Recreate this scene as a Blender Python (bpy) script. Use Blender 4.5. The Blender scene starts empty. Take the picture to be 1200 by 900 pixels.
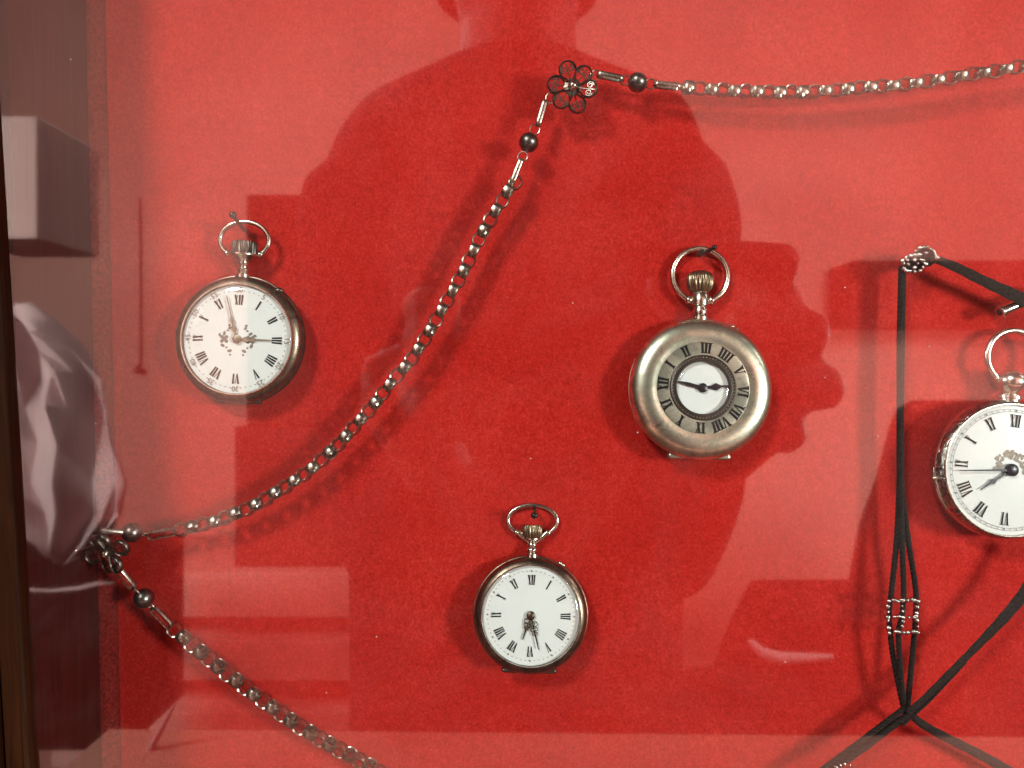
import bpy, bmesh, math, random
from mathutils import Vector, Matrix
random.seed(7)
S = bpy.context.scene
COL = S.collection
MM = 0.001
F = 26.0 / 36.0 * 1200.0          # focal length in photo pixels
D = 0.26                          # camera to felt, metres
PI = math.pi

def P(px, py, h=0.0):             # point of the place seen at a photo pixel, h metres in front of the felt
    k = (D - h) / F
    return Vector(((px - 600) * k, -h, (450 - py) * k))

def R(px, py, y):                 # point of the room, y metres in front of the felt, mirrored by the pane at 0.049
    k = (D + y - 2 * 0.049) / F
    return Vector(((px - 600) * k, -y, (450 - py) * k))

# ------------------------------------------------------------------ materials
def mat(name):
    m = bpy.data.materials.new(name); m.use_nodes = True
    return m, m.node_tree, m.node_tree.nodes['Principled BSDF']

def ramp(nt, src, stops):
    r = nt.nodes.new('ShaderNodeValToRGB')
    el = r.color_ramp.elements
    while len(el) < len(stops): el.new(0.5)
    for e, (p, c) in zip(el, stops):
        e.position = p; e.color = (*c, 1) if len(c) == 3 else c
    nt.links.new(src, r.inputs['Fac'])
    return r.outputs['Color']

def noise(nt, scale, detail=3, rough=0.6, dist=0.0):
    tc = nt.nodes.new('ShaderNodeTexCoord')
    n = nt.nodes.new('ShaderNodeTexNoise')
    n.inputs['Scale'].default_value = scale; n.inputs['Detail'].default_value = detail
    n.inputs['Roughness'].default_value = rough; n.inputs['Distortion'].default_value = dist
    nt.links.new(tc.outputs['Object'], n.inputs['Vector'])
    return n.outputs['Fac']

def bump(nt, b, src, dist, strength=1.0):
    bp = nt.nodes.new('ShaderNodeBump')
    bp.inputs['Distance'].default_value = dist; bp.inputs['Strength'].default_value = strength
    nt.links.new(src, bp.inputs['Height'])
    nt.links.new(bp.outputs['Normal'], b.inputs['Normal'])
    return bp

def metal(name, light, dark, rough=(0.18, 0.4), scale=180, lo=0.38, hi=0.62, bdist=0.00006):
    m, nt, b = mat(name)
    b.inputs['Metallic'].default_value = 1.0
    f = noise(nt, scale, 5, 0.65, 0.6)
    nt.links.new(ramp(nt, f, [(lo, dark), (hi, light)]), b.inputs['Base Color'])
    r = nt.nodes.new('ShaderNodeMapRange')
    r.inputs['From Min'].default_value = 0.3; r.inputs['From Max'].default_value = 0.7
    r.inputs['To Min'].default_value = rough[1]; r.inputs['To Max'].default_value = rough[0]
    nt.links.new(f, r.inputs['Value']); nt.links.new(r.outputs['Result'], b.inputs['Roughness'])
    f2 = noise(nt, scale * 6, 3)
    bump(nt, b, f2, bdist, 0.5)
    return m

def plain(name, col, rough=0.6, metallic=0.0, spec=0.5, nscale=None, namt=0.2, bdist=0.0):
    m, nt, b = mat(name)
    b.inputs['Roughness'].default_value = rough; b.inputs['Metallic'].default_value = metallic
    b.inputs['Specular IOR Level'].default_value = spec
    if nscale:
        f = noise(nt, nscale, 4)
        c0 = tuple(c * (1 - namt) for c in col); c1 = tuple(min(1, c * (1 + namt)) for c in col)
        nt.links.new(ramp(nt, f, [(0.3, c0), (0.7, c1)]), b.inputs['Base Color'])
        if bdist: bump(nt, b, f, bdist)
    else:
        b.inputs['Base Color'].default_value = (*col, 1)
    return m

def clear_glass(name, base, rough=0.0, tint=(1, 1, 1), dust=False):
    m = bpy.data.materials.new(name); m.use_nodes = True
    nt = m.node_tree; nt.nodes.clear()
    out = nt.nodes.new('ShaderNodeOutputMaterial')
    tr = nt.nodes.new('ShaderNodeBsdfTransparent'); tr.inputs['Color'].default_value = (*tint, 1)
    if base is None:
        nt.links.new(tr.outputs[0], out.inputs['Surface']); return m
    gl = nt.nodes.new('ShaderNodeBsdfGlossy'); gl.inputs['Roughness'].default_value = rough
    lw = nt.nodes.new('ShaderNodeLayerWeight'); lw.inputs['Blend'].default_value = 0.5
    pw = nt.nodes.new('ShaderNodeMath'); pw.operation = 'POWER'; pw.inputs[1].default_value = 5.0
    nt.links.new(lw.outputs['Facing'], pw.inputs[0])
    ma = nt.nodes.new('ShaderNodeMath'); ma.operation = 'MULTIPLY_ADD'
    ma.inputs[1].default_value = 1 - base; ma.inputs[2].default_value = base
    nt.links.new(pw.outputs[0], ma.inputs[0])
    mx = nt.nodes.new('ShaderNodeMixShader')
    nt.links.new(ma.outputs[0], mx.inputs[0]); nt.links.new(tr.outputs[0], mx.inputs[1]); nt.links.new(gl.outputs[0], mx.inputs[2])
    last = mx.outputs[0]
    if dust:                      # specks and faint wipe marks lying on the pane
        tc = nt.nodes.new('ShaderNodeTexCoord')
        vo = nt.nodes.new('ShaderNodeTexVoronoi'); vo.inputs['Scale'].default_value = 130; vo.inputs['Randomness'].default_value = 1
        nt.links.new(tc.outputs['Object'], vo.inputs['Vector'])
        sp = nt.nodes.new('ShaderNodeMapRange'); sp.inputs['From Min'].default_value = 0.036; sp.inputs['From Max'].default_value = 0.02
        sp.inputs['To Min'].default_value = 0; sp.inputs['To Max'].default_value = 1
        nt.links.new(vo.outputs['Distance'], sp.inputs['Value'])
        sep = nt.nodes.new('ShaderNodeSeparateColor'); nt.links.new(vo.outputs['Color'], sep.inputs['Color'])
        gt = nt.nodes.new('ShaderNodeMath'); gt.operation = 'GREATER_THAN'; gt.inputs[1].default_value = 0.80
        nt.links.new(sep.outputs[0], gt.inputs[0])
        mu = nt.nodes.new('ShaderNodeMath'); mu.operation = 'MULTIPLY'
        nt.links.new(sp.outputs['Result'], mu.inputs[0]); nt.links.new(gt.outputs[0], mu.inputs[1])
        m2 = nt.nodes.new('ShaderNodeMath'); m2.operation = 'MULTIPLY'; m2.inputs[1].default_value = 0.35
        nt.links.new(mu.outputs[0], m2.inputs[0])
        df = nt.nodes.new('ShaderNodeBsdfDiffuse'); df.inputs['Color'].default_value = (0.8, 0.75, 0.7, 1)
        sm = nt.nodes.new('ShaderNodeTexNoise'); sm.inputs['Scale'].default_value = 14; sm.inputs['Detail'].default_value = 7; sm.inputs['Roughness'].default_value = .65; sm.inputs['Distortion'].default_value = 1.5
        nt.links.new(tc.outputs['Object'], sm.inputs['Vector'])
        sr = nt.nodes.new('ShaderNodeMapRange'); sr.inputs['From Min'].default_value = .45; sr.inputs['From Max'].default_value = .75
        sr.inputs['To Min'].default_value = 0; sr.inputs['To Max'].default_value = .013
        nt.links.new(sm.outputs['Fac'], sr.inputs['Value'])
        ad = nt.nodes.new('ShaderNodeMath'); ad.operation = 'ADD'
        nt.links.new(m2.outputs[0], ad.inputs[0]); nt.links.new(sr.outputs['Result'], ad.inputs[1])
        ms = nt.nodes.new('ShaderNodeMixShader')
        nt.links.new(ad.outputs[0], ms.inputs[0]); nt.links.new(last, ms.inputs[1]); nt.links.new(df.outputs[0], ms.inputs[2])
        last = ms.outputs[0]
    nt.links.new(last, out.inputs['Surface'])
    return m

def felt_material():
    m, nt, b = mat('red_felt')
    b.inputs['Roughness'].default_value = 0.95; b.inputs['Specular IOR Level'].default_value = 0.1
    b.inputs['Sheen Weight'].default_value = 0.04; b.inputs['Sheen Roughness'].default_value = 0.5
    b.inputs['Sheen Tint'].default_value = (1, 0.35, 0.3, 1)
    fine = noise(nt, 1100, 4, 0.7); mid = noise(nt, 330, 4, 0.65); big = noise(nt, 24, 4, 0.6)
    def mul(a, b_, op='MULTIPLY_ADD', c=None):
        n = nt.nodes.new('ShaderNodeMath'); n.operation = op
        nt.links.new(a, n.inputs[0])
        if isinstance(b_, float): n.inputs[1].default_value = b_
        else: nt.links.new(b_, n.inputs[1])
        if c is not None:
            if isinstance(c, float): n.inputs[2].default_value = c
            else: nt.links.new(c, n.inputs[2])
        return n.outputs[0]
    s = mul(big, 0.25, 'MULTIPLY'); s = mul(mid, 0.2, 'MULTIPLY_ADD', s); s = mul(fine, 0.55, 'MULTIPLY_ADD', s)
    for rot, sc in ((.5, (300, 300, 2600)), (-.7, (320, 320, 2300)), (1.5, (280, 280, 2400))):
        tcf = nt.nodes.new('ShaderNodeTexCoord'); mf = nt.nodes.new('ShaderNodeMapping')
        mf.inputs['Rotation'].default_value = (0, rot, 0)
        m2_ = nt.nodes.new('ShaderNodeMapping'); m2_.inputs['Scale'].default_value = sc
        nf = nt.nodes.new('ShaderNodeTexNoise'); nf.inputs['Scale'].default_value = 1; nf.inputs['Detail'].default_value = 2
        nt.links.new(tcf.outputs['Object'], mf.inputs['Vector']); nt.links.new(mf.outputs['Vector'], m2_.inputs['Vector']); nt.links.new(m2_.outputs['Vector'], nf.inputs['Vector'])
        sub = mul(nf.outputs['Fac'], .16, 'MULTIPLY_ADD', -.08)
        s = mul(sub, s, 'ADD')
    nt.links.new(ramp(nt, s, FELT), b.inputs['Base Color'])
    # horizontal nap: stretched noise
    tc = nt.nodes.new('ShaderNodeTexCoord'); mp = nt.nodes.new('ShaderNodeMapping')
    mp.inputs['Scale'].default_value = (60, 60, 260); mp.inputs['Rotation'].default_value = (0, 0.06, 0)
    nz = nt.nodes.new('ShaderNodeTexNoise'); nz.inputs['Scale'].default_value = 1; nz.inputs['Detail'].default_value = 3
    nt.links.new(tc.outputs['Object'], mp.inputs['Vector']); nt.links.new(mp.outputs['Vector'], nz.inputs['Vector'])
    hh = mul(nz.outputs['Fac'], 0.8, 'MULTIPLY'); hh = mul(fine, 0.35, 'MULTIPLY_ADD', hh); hh = mul(mid, 0.5, 'MULTIPLY_ADD', hh)
    bump(nt, b, hh, 0.0006, 0.5)
    return m

FELT = [(0.34, (0.27, 0.009, 0.007)), (0.5, (0.405, 0.0155, 0.011)), (0.66, (0.54, 0.034, 0.026))]
M = {}
M['felt'] = felt_material()
M['silver'] = metal('worn_silver', (0.80, 0.76, 0.68), (0.50, 0.45, 0.38), (0.14, 0.3), 260)
M['dark_silver'] = metal('tarnished_silver', (0.20, 0.165, 0.135), (0.085, 0.065, 0.05), (0.26, 0.44), 170)
M['brown_silver'] = metal('brown_silver', (0.27, 0.205, 0.155), (0.085, 0.055, 0.04), (0.24, 0.44), 130)
M['gilt_silver'] = metal('gilt_silver', (0.84, 0.86, 0.70), (0.36, 0.38, 0.30), (0.22, 0.42), 85, 0.40, 0.58)
M['grey_silver'] = metal('grey_silver', (0.58, 0.60, 0.49), (0.22, 0.23, 0.19), (0.28, 0.5), 85, 0.40, 0.60)
M['chain'] = metal('chain_silver', (0.66, 0.60, 0.52), (0.21, 0.175, 0.145), (0.22, 0.4), 300, 0.42, 0.60)
M['chain_dark'] = metal('chain_dark', (0.26, 0.235, 0.205), (0.09, 0.078, 0.066), (0.3, 0.48), 300)
M['black_bead'] = metal('dark_bead', (0.25, 0.235, 0.22), (0.09, 0.085, 0.08), (0.26, 0.42), 260)
M['crown'] = metal('crown_steel', (0.13, 0.115, 0.10), (0.05, 0.045, 0.04), (0.3, 0.45), 300)
M['crown_gilt'] = metal('crown_gilt', (0.34, 0.28, 0.185), (0.15, 0.115, 0.07), (0.26, 0.42), 300)
M['enamel'] = plain('white_enamel', (0.71, 0.775, 0.775), 0.22, 0, 0.4, 60, 0.025)
M['ink'] = plain('black_ink', (0.012, 0.011, 0.012), 0.7, 0, 0.15)
M['ink_soft'] = plain('grey_ink', (0.13, 0.12, 0.13), 0.5)
M['ink_brown'] = plain('brown_ink', (0.24, 0.19, 0.16), 0.5)
M['ink_rose'] = plain('rose_ink', (0.19, 0.165, 0.15), 0.5)
M['blued'] = plain('blued_steel', (0.018, 0.018, 0.026), 0.3, 0.3)
M['gold'] = metal('gold_hands', (0.33, 0.31, 0.25), (0.17, 0.155, 0.115), (0.3, 0.5), 900)
M['bronze'] = metal('bronze_hands', (0.15, 0.12, 0.09), (0.06, 0.05, 0.04), (0.3, 0.45), 900)
M['gilt_print'] = plain('gilt_print', (0.24, 0.215, 0.175), 0.5, 0, 0.4, 1500, 0.5)
M['pin'] = plain('black_pin', (0.018, 0.017, 0.016), 0.22, 0.2)
M['pane'] = clear_glass('case_glass', 0.105, 0.032, (0.97, 0.98, 0.97), True)
M['pane_in'] = clear_glass('case_glass_back', None)
M['crystal'] = clear_glass('watch_crystal', 0.042, 0.03)
M['cord'] = plain('black_cord', (0.016, 0.0095, 0.008), 0.8, 0, 0.2, 900, 0.5, 0.0002)
M['ribbon'] = plain('dark_ribbon', (0.020, 0.0125, 0.0105), 0.85, 0, 0.2, 1300, 0.6, 0.0003)
M['bead'] = plain('steel_bead', (0.55, 0.53, 0.51), 0.12, 1.0)

def wood(name, a, b_):
    m, nt, b = mat(name)
    b.inputs['Roughness'].default_value = 0.55; b.inputs['Specular IOR Level'].default_value = 0.08
    tc = nt.nodes.new('ShaderNodeTexCoord'); mp = nt.nodes.new('ShaderNodeMapping')
    mp.inputs['Scale'].default_value = (420, 420, 22)
    nz = nt.nodes.new('ShaderNodeTexNoise'); nz.inputs['Scale'].default_value = 1; nz.inputs['Detail'].default_value = 5; nz.inputs['Distortion'].default_value = 1.2
    nt.links.new(tc.outputs['Object'], mp.inputs['Vector']); nt.links.new(mp.outputs['Vector'], nz.inputs['Vector'])
    nt.links.new(ramp(nt, nz.outputs['Fac'], [(0.3, a), (0.7, b_)]), b.inputs['Base Color'])
    bump(nt, b, nz.outputs['Fac'], 0.0001, 0.6)
    return m
M['wood'] = wood('brown_wood', (0.012, 0.003, 0.001), (0.034, 0.010, 0.0025))
M['lining'] = wood('dark_lining', (0.036, 0.004, 0.003), (0.060, 0.007, 0.005))

M['ring'] = plain('blackened_ring', (0.035, 0.028, 0.022), 0.4, 0.4)
M['soft_edge'] = plain('soft_edge_maroon', (0.15, 0.012, 0.009), 0.95, 0, 0.1, 900, 0.5, 0.0003)
# ------------------------------------------------------------------ mesh helpers
class MB:
    def __init__(self): self.bm = bmesh.new()
    def box(self, lo, hi, mtx=None):
        v = [self.bm.verts.new(Vector((x, y, z))) for x in (lo[0], hi[0]) for y in (lo[1], hi[1]) for z in (lo[2], hi[2])]
        for f in ((0, 1, 3, 2), (4, 6, 7, 5), (0, 4, 5, 1), (2, 3, 7, 6), (0, 2, 6, 4), (1, 5, 7, 3)):
            self.bm.faces.new([v[i] for i in f])
        if mtx is not None:
            for q in v: q.co = mtx @ q.co
        return self
    def poly(self, pts):
        self.bm.faces.new([self.bm.verts.new(p) for p in pts]); return self
    def rings(self, rings, close=True, caps=False):
        vs = [[self.bm.verts.new(p) for p in r] for r in rings]
        n = len(vs[0]); m = len(vs)
        for i in range(m if close else m - 1):
            a, b = vs[i], vs[(i + 1) % m]
            for j in range(n):
                self.bm.faces.new((a[j], a[(j + 1) % n], b[(j + 1) % n], b[j]))
        if caps and not close:
            self.bm.faces.new(list(reversed(vs[0]))); self.bm.faces.new(vs[-1])
        return self
    def lathe(self, prof, axis='y', seg=96, ridge=0, depth=0.0, mtx=None):
        # prof: (radius, along) ; axis y: along goes to -Y ; axis z: along goes to +Z
        rings = []
        for k in range(seg):
            a = 2 * PI * k / seg; c, s = math.cos(a), math.sin(a)
            row = []
            for pr in prof:
                r, h = pr[0], pr[1]
                if ridge and (len(pr) < 3 or pr[2]): r = r * (1 - depth * (0.5 - 0.5 * math.cos(a * ridge)))
                p = Vector((r * c, -h, r * s)) if axis == 'y' else Vector((r * c, r * s, h))
                row.append(mtx @ p if mtx is not None else p)
            rings.append(row)
        vs = [[self.bm.verts.new(p) for p in r] for r in rings]
        n = len(prof)
        for i in range(seg):
            a, b = vs[i], vs[(i + 1) % seg]
            for j in range(n - 1):
                self.bm.faces.new((a[j], a[j + 1], b[j + 1], b[j]))
        bmesh.ops.remove_doubles(self.bm, verts=[v for r in vs for v in r], dist=1e-7)
        return self
    def tube(self, path, r, seg=10, closed=False, flat=1.0, up=Vector((0, 1, 0))):
        path = [Vector(p) for p in path]; n = len(path); rings = []
        rr = r if isinstance(r, (list, tuple)) else [r] * n
        for i, p in enumerate(path):
            if closed: t = path[(i + 1) % n] - path[i - 1]
            else: t = path[min(i + 1, n - 1)] - path[max(i - 1, 0)]
            t.normalize()
            a = t.cross(up)
            if a.length < 1e-4: a = t.cross(Vector((1, 0, 0.3)))
            a.normalize(); b = a.cross(t).normalized()
            rings.append([p + (a * math.cos(2 * PI * k / seg) + b * (flat * math.sin(2 * PI * k / seg))) * rr[i] for k in range(seg)])
        return self.rings(rings, closed, True)
    def ball(self, c, r, u=16, v=10, sc=(1, 1, 1)):
        g = bmesh.ops.create_uvsphere(self.bm, u_segments=u, v_segments=v, radius=r)
        for q in g['verts']: q.co = Vector((q.co.x * sc[0], q.co.y * sc[1], q.co.z * sc[2])) + Vector(c)
        return self
    def mesh(self, name, m, smooth=True, angle=40):
        bmesh.ops.recalc_face_normals(self.bm, faces=self.bm.faces)
        me = bpy.data.meshes.new(name); self.bm.to_mesh(me); self.bm.free()
        if m is not None: me.materials.append(m)
        if smooth:
            for p in me.polygons: p.use_smooth = True
            me.set_sharp_from_angle(angle=math.radians(angle))
        return me
    def build(self, name, m, parent=None, smooth=True, angle=40):
        return link(name, self.mesh(name, m, smooth, angle), parent)

def link(name, me, parent=None):
    o = bpy.data.objects.new(name, me); COL.objects.link(o)
    if parent is not None: o.parent = parent
    return o

def tag(o, label=None, cat=None, group=None, kind=None):
    if label: o['label'] = label
    if cat: o['category'] = cat
    if group: o['group'] = group
    if kind: o['kind'] = kind
    return o

def empty(name, loc=(0, 0, 0), rot=(0, 0, 0)):
    o = bpy.data.objects.new(name, None); o.empty_display_size = 0.01
    COL.objects.link(o); o.location = loc; o.rotation_euler = rot
    return o

def bevel(o, w, seg=3):
    b = o.modifiers.new('edges', 'BEVEL'); b.width = w; b.segments = seg; b.limit_method = 'ANGLE'
    return o

def catmull(pts, step):
    """dense, evenly spaced points along a smooth curve through pts"""
    pts = [Vector(p) for p in pts]; out = []
    q = [pts[0] * 2 - pts[1]] + pts + [pts[-1] * 2 - pts[-2]]
    dense = []
    for i in range(1, len(q) - 2):
        p0, p1, p2, p3 = q[i - 1:i + 3]
        for k in range(40):
            t = k / 40
            dense.append(0.5 * ((2 * p1) + (p2 - p0) * t + (2 * p0 - 5 * p1 + 4 * p2 - p3) * t * t + (3 * p1 - p0 - 3 * p2 + p3) * t ** 3))
    dense.append(pts[-1])
    out = [dense[0].copy()]; acc = 0.0
    for a, b in zip(dense, dense[1:]):
        l = (b - a).length
        while acc + l >= step:
            f = (step - acc) / l
            a = a.lerp(b, f); out.append(a.copy()); l = (b - a).length; acc = 0.0
        acc += l
    return out

# ------------------------------------------------------------------ printing on dials
def strokes(txt, H, T, t, gap, serif):
    """Roman numeral as quads in a box of height H centred on 0; list of 4-point polygons"""
    x = 0; out = []
    def bar(x0, x1, y0=-H / 2, y1=H / 2, xt0=None, xt1=None):
        out.append([(x0, y0), (x1, y0), (xt1 if xt1 is not None else x1, y1), (xt0 if xt0 is not None else x0, y1)])
    for ch in txt:
        if ch == 'I':
            bar(x, x + T)
            if serif: bar(x - serif, x + T + serif, H / 2 - t, H / 2); bar(x - serif, x + T + serif, -H / 2, -H / 2 + t)
            x += T + gap
        elif ch == 'V':
            w = T * 2.1
            out.append([(x + w / 2 - T * .35, -H / 2), (x + w / 2 + T * .4, -H / 2), (x + T, H / 2), (x, H / 2)])
            out.append([(x + w / 2, -H / 2), (x + w / 2 + t, -H / 2), (x + w + t, H / 2), (x + w, H / 2)])
            if serif: bar(x - serif, x + T + serif, H / 2 - t, H / 2); bar(x + w - serif, x + w + t + serif, H / 2 - t, H / 2)
            x += w + t + gap
        elif ch == 'X':
            w = T * 2.0
            out.append([(x + w - T, -H / 2), (x + w, -H / 2), (x + T, H / 2), (x, H / 2)])
            out.append([(x, -H / 2), (x + t, -H / 2), (x + w, H / 2), (x + w - t, H / 2)])
            if serif:
                bar(x - serif, x + T + serif, H / 2 - t, H / 2); bar(x + w - T - serif, x + w + serif, -H / 2, -H / 2 + t)
            x += w + gap
    wtot = x - gap
    return [[(a - wtot / 2, b) for a, b in q] for q in out]

NUM = ['XII', 'I', 'II', 'III', 'IIII', 'V', 'VI', 'VII', 'VIII', 'IX', 'X', 'XI']
def print_numerals(mb, rm, H, T, t, gap, serif, h, rot=0.0, fan=1.0):
    for k, txt in enumerate(NUM):
        a = math.radians(30 * k + rot)
        er = Vector((math.sin(a), 0, math.cos(a))); et = Vector((math.cos(a), 0, -math.sin(a)))
        for j, q in enumerate(strokes(txt, H, T, t, gap, serif)):
            pts = []
            for x, y in q:
                s = 1 + fan * y / rm
                pts.append(er * (rm + y) + et * (x * s) + Vector((0, -h - 0.000004 * (j % 5), 0)))
            mb.poly(pts)

def disc(mb, c, r, n=10, h=0.0, sx=1.0, rot=0.0):
    c = Vector(c); pts = []
    for k in range(n):
        a = 2 * PI * k / n
        x, z = r * sx * math.cos(a), r * math.sin(a)
        pts.append(Vector((c.x + x * math.cos(rot) - z * math.sin(rot), -h, c.z + x * math.sin(rot) + z * math.cos(rot))))
    mb.poly(pts)

def print_text(mb, txt, size, er, r, h, ang):
    cu = bpy.data.curves.new('t', 'FONT'); cu.body = txt; cu.size = size; cu.align_x = 'CENTER'; cu.align_y = 'CENTER'
    cu.resolution_u = 3
    ob = bpy.data.objects.new('t', cu); COL.objects.link(ob)
    dg = bpy.context.evaluated_depsgraph_get(); dg.update()
    me = bpy.data.meshes.new_from_object(ob.evaluated_get(dg))
    c, s = math.cos(ang), math.sin(ang)
    vs = []
    for v in me.vertices:
        x, z = v.co.x, v.co.y
        vs.append(mb.bm.verts.new(Vector((er.x * r + x * c + z * s, -h, er.z * r - x * s + z * c))))
    for p in me.polygons:
        try: mb.bm.faces.new([vs[i] for i in p.vertices])
        except ValueError: pass
    bpy.data.objects.remove(ob); bpy.data.curves.remove(cu); bpy.data.meshes.remove(me)

def hand(outline, ang, h, th=0.00025):
    """flat hand from half outline (half width, along), pointing up then turned clockwise by ang degrees"""
    mb = MB(); a = math.radians(ang)
    er = Vector((math.sin(a), 0, math.cos(a))); et = Vector((math.cos(a), 0, -math.sin(a)))
    secs = []
    for w, l in outline:
        c = er * l
        secs.append([c + et * w + Vector((0, -h, 0)), c + et * w + Vector((0, -h - th, 0)), c - et * w + Vector((0, -h - th, 0)), c - et * w + Vector((0, -h, 0))])
    mb.rings(secs, False, True)
    return mb

def ring_tube(mb, c, r, wire, h, seg=20, flat=1.0, arc=(0, 360), squash=1.0, rot=0.0):
    n = seg; full = abs(arc[1] - arc[0]) >= 360
    pts = []
    for k in range(n if full else n + 1):
        a = math.radians(arc[0] + (arc[1] - arc[0]) * k / n)
        x, z = r * math.cos(a), r * squash * math.sin(a)
        pts.append(Vector((c[0] + x * math.cos(rot) - z * math.sin(rot), -h, c[1] + x * math.sin(rot) + z * math.cos(rot))))
    mb.tube(pts, wire, 8, full)

# ------------------------------------------------------------------ setting: felt, case, glass
fb = MB()
nx, nz = 120, 90
W0, W1, H0, H1 = -0.19, 0.40, -0.30, 0.30
gv = [[fb.bm.verts.new(Vector((W0 + (W1 - W0) * i / nx, 0.0006 * math.sin(i * .21 + j * .13) * math.sin(j * .33) * 0.5, H0 + (H1 - H0) * j / nz))) for j in range(nz + 1)] for i in range(nx + 1)]
for i in range(nx):
    for j in range(nz): fb.bm.faces.new((gv[i][j], gv[i + 1][j], gv[i + 1][j + 1], gv[i][j + 1]))
felt = fb.build('felt_backdrop', M['felt']); tag(felt, kind='structure')

case = empty('display_case', (-0.1438, 0, 0.03), (0, math.radians(-3.4), 0))
tag(case, 'brown wooden display case with dark inner side and a clear glass front over red felt', 'display case')
# case-local: z along the left rail, x=0 its inner face
mb = MB(); mb.box((-0.045, -0.0545, -0.42), (-0.0075, -0.0465, 0.40)); bevel(mb.build('frame_rail', M['wood'], case, False), 0.0012)
mb = MB(); mb.box((-0.0067, -0.0525, -0.42), (0.0, -0.0475, 0.40)); bevel(mb.build('glazing_bead', M['wood'], case, False), 0.0009)
mb = MB(); mb.box((-0.0368, -0.0460, -0.32), (-0.0004, 0.003, 0.30)); o = mb.build('side_lining', M['lining'], case, False); o.rotation_euler = (0, math.radians(2.2), 0)
mb = MB(); mb.tube([Vector((-.0012, -.0016, -.32)), Vector((-.0012, -.0016, -.1)), Vector((-.0012, -.0016, .1)), Vector((-.0012, -.0016, .30))], .0046, 20)  # added mid-tone strip imitating the soft shaded edge between felt and lining
o = mb.build('soft_edge_strip', M['soft_edge'], case); o.rotation_euler = (0, math.radians(2.2), 0)
for lo, hi in (((0.55, -0.0545, -0.42), (0.59, 0.004, 0.40)), ((-0.045, -0.0545, 0.4005), (0.59, 0.004, 0.44)), ((-0.045, -0.0545, -0.46), (0.59, 0.004, -0.4205))):
    mb = MB(); mb.box(lo, hi); bevel(mb.build('frame_rail', M['wood'], case, False), 0.0012)
# the pane: a real 3 mm sheet; the outer face carries the reflection of both faces
mb = MB(); mb.box((-0.004, -0.0490, -0.42), (0.5495, -0.0460, 0.40))
pane = mb.build('glass_pane', M['pane_in'], case, False); pane.data.materials.append(M['pane'])
# slide pane clear of the bead and lining
for v in pane.data.vertices:
    if v.co.x < 0: v.co.x = 0.0003
    v.co.y += -0.0008
for p in pane.data.polygons:
    p.material_index = 1 if p.normal.y < -0.9 else 0

# ------------------------------------------------------------------ pocket watches
WG = 'pocket watches pinned to the red felt'
def pendant(prof, root, m, name='pendant', z0=0.0, hc=0.0058):
    T = Matrix.Translation(Vector((0, -hc, 0)))
    return MB().lathe(prof, 'z', 40, mtx=T).build(name, m, root)

def place_watch(name, label, cx, cy, hd, roll, lean):
    root = empty(name, P(cx, cy, hd) + Vector((0, hd, 0)), (math.radians(lean), math.radians(roll), 0))
    return tag(root, label, 'pocket watch', WG)

def case_parts(root, Rr, m_body, m_bezel, thick=1.0, rd=0.835):
    t = MM * thick
    MB().lathe([(0, .2 * t), (.45 * Rr, .35 * t), (.75 * Rr, 1.1 * t), (.92 * Rr, 2.3 * t), (.985 * Rr, 3.6 * t), (.988 * Rr, 4.0 * t), (.972 * Rr, 4.1 * t)], seg=128).build('case_back', m_body, root)
    MB().lathe([(.972 * Rr, 4.1 * t), (.992 * Rr, 4.25 * t), (Rr, 4.8 * t), (Rr, 6.0 * t), (.99 * Rr, 6.5 * t), (.965 * Rr, 6.65 * t), (.90 * Rr, 6.7 * t)], seg=128).build('case_band', m_body, root)
    if m_bezel is None: return
    MB().lathe([(.90 * Rr, 6.6 * t), (.962 * Rr, 6.75 * t), (.978 * Rr, 7.1 * t), (.965 * Rr, 8.0 * t), (.935 * Rr, 8.8 * t), (.895 * Rr, 9.35 * t), ((rd + .03) * Rr, 9.6 * t), ((rd + .012) * Rr, 9.75 * t), (rd * Rr, 9.7 * t), ((rd - .008) * Rr, 9.2 * t), ((rd - .008) * Rr, 8.2 * t)], seg=128).build('bezel', m_bezel, root)

def hinge(root, Rr, m, w=0.0075, t=1.0, ang=180.0):
    mb = MB(); pts = []
    mb.box((-w, -6.2 * MM * t, -Rr + 0.0002), (w, -3.6 * MM * t, -Rr * 0.9))
    o = mb.build('hinge', m, root, False); bevel(o, 0.0009, 3)
    return o

def crystal(root, r, h0, rise):
    prof = [(r * math.cos(a) if a < PI / 2 - 1e-3 else 0.0, h0 + rise * math.sin(a)) for a in [i * PI / 2 / 14 for i in range(15)]]
    prof = [(r * math.sin(PI / 2 * (1 - i / 14)), h0 + rise * (1 - (1 - i / 14) ** 2)) for i in range(15)]
    return MB().lathe(prof, seg=96).build('crystal', M['crystal'], root)

def bow(root, zc, rx, rz, wire, m, a0=-52, a1=232, hc=0.0058):
    pts = []
    for k in range(61):
        a = math.radians(a0 + (a1 - a0) * k / 60)
        pts.append(Vector((rx * math.cos(a), -hc, zc + rz * math.sin(a))))
    mb = MB().tube(pts, wire, 14)
    mb.ball(pts[0], wire * 1.45, 14, 10); mb.ball(pts[-1], wire * 1.45, 14, 10)
    return mb.build('bow', m, root)

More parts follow.
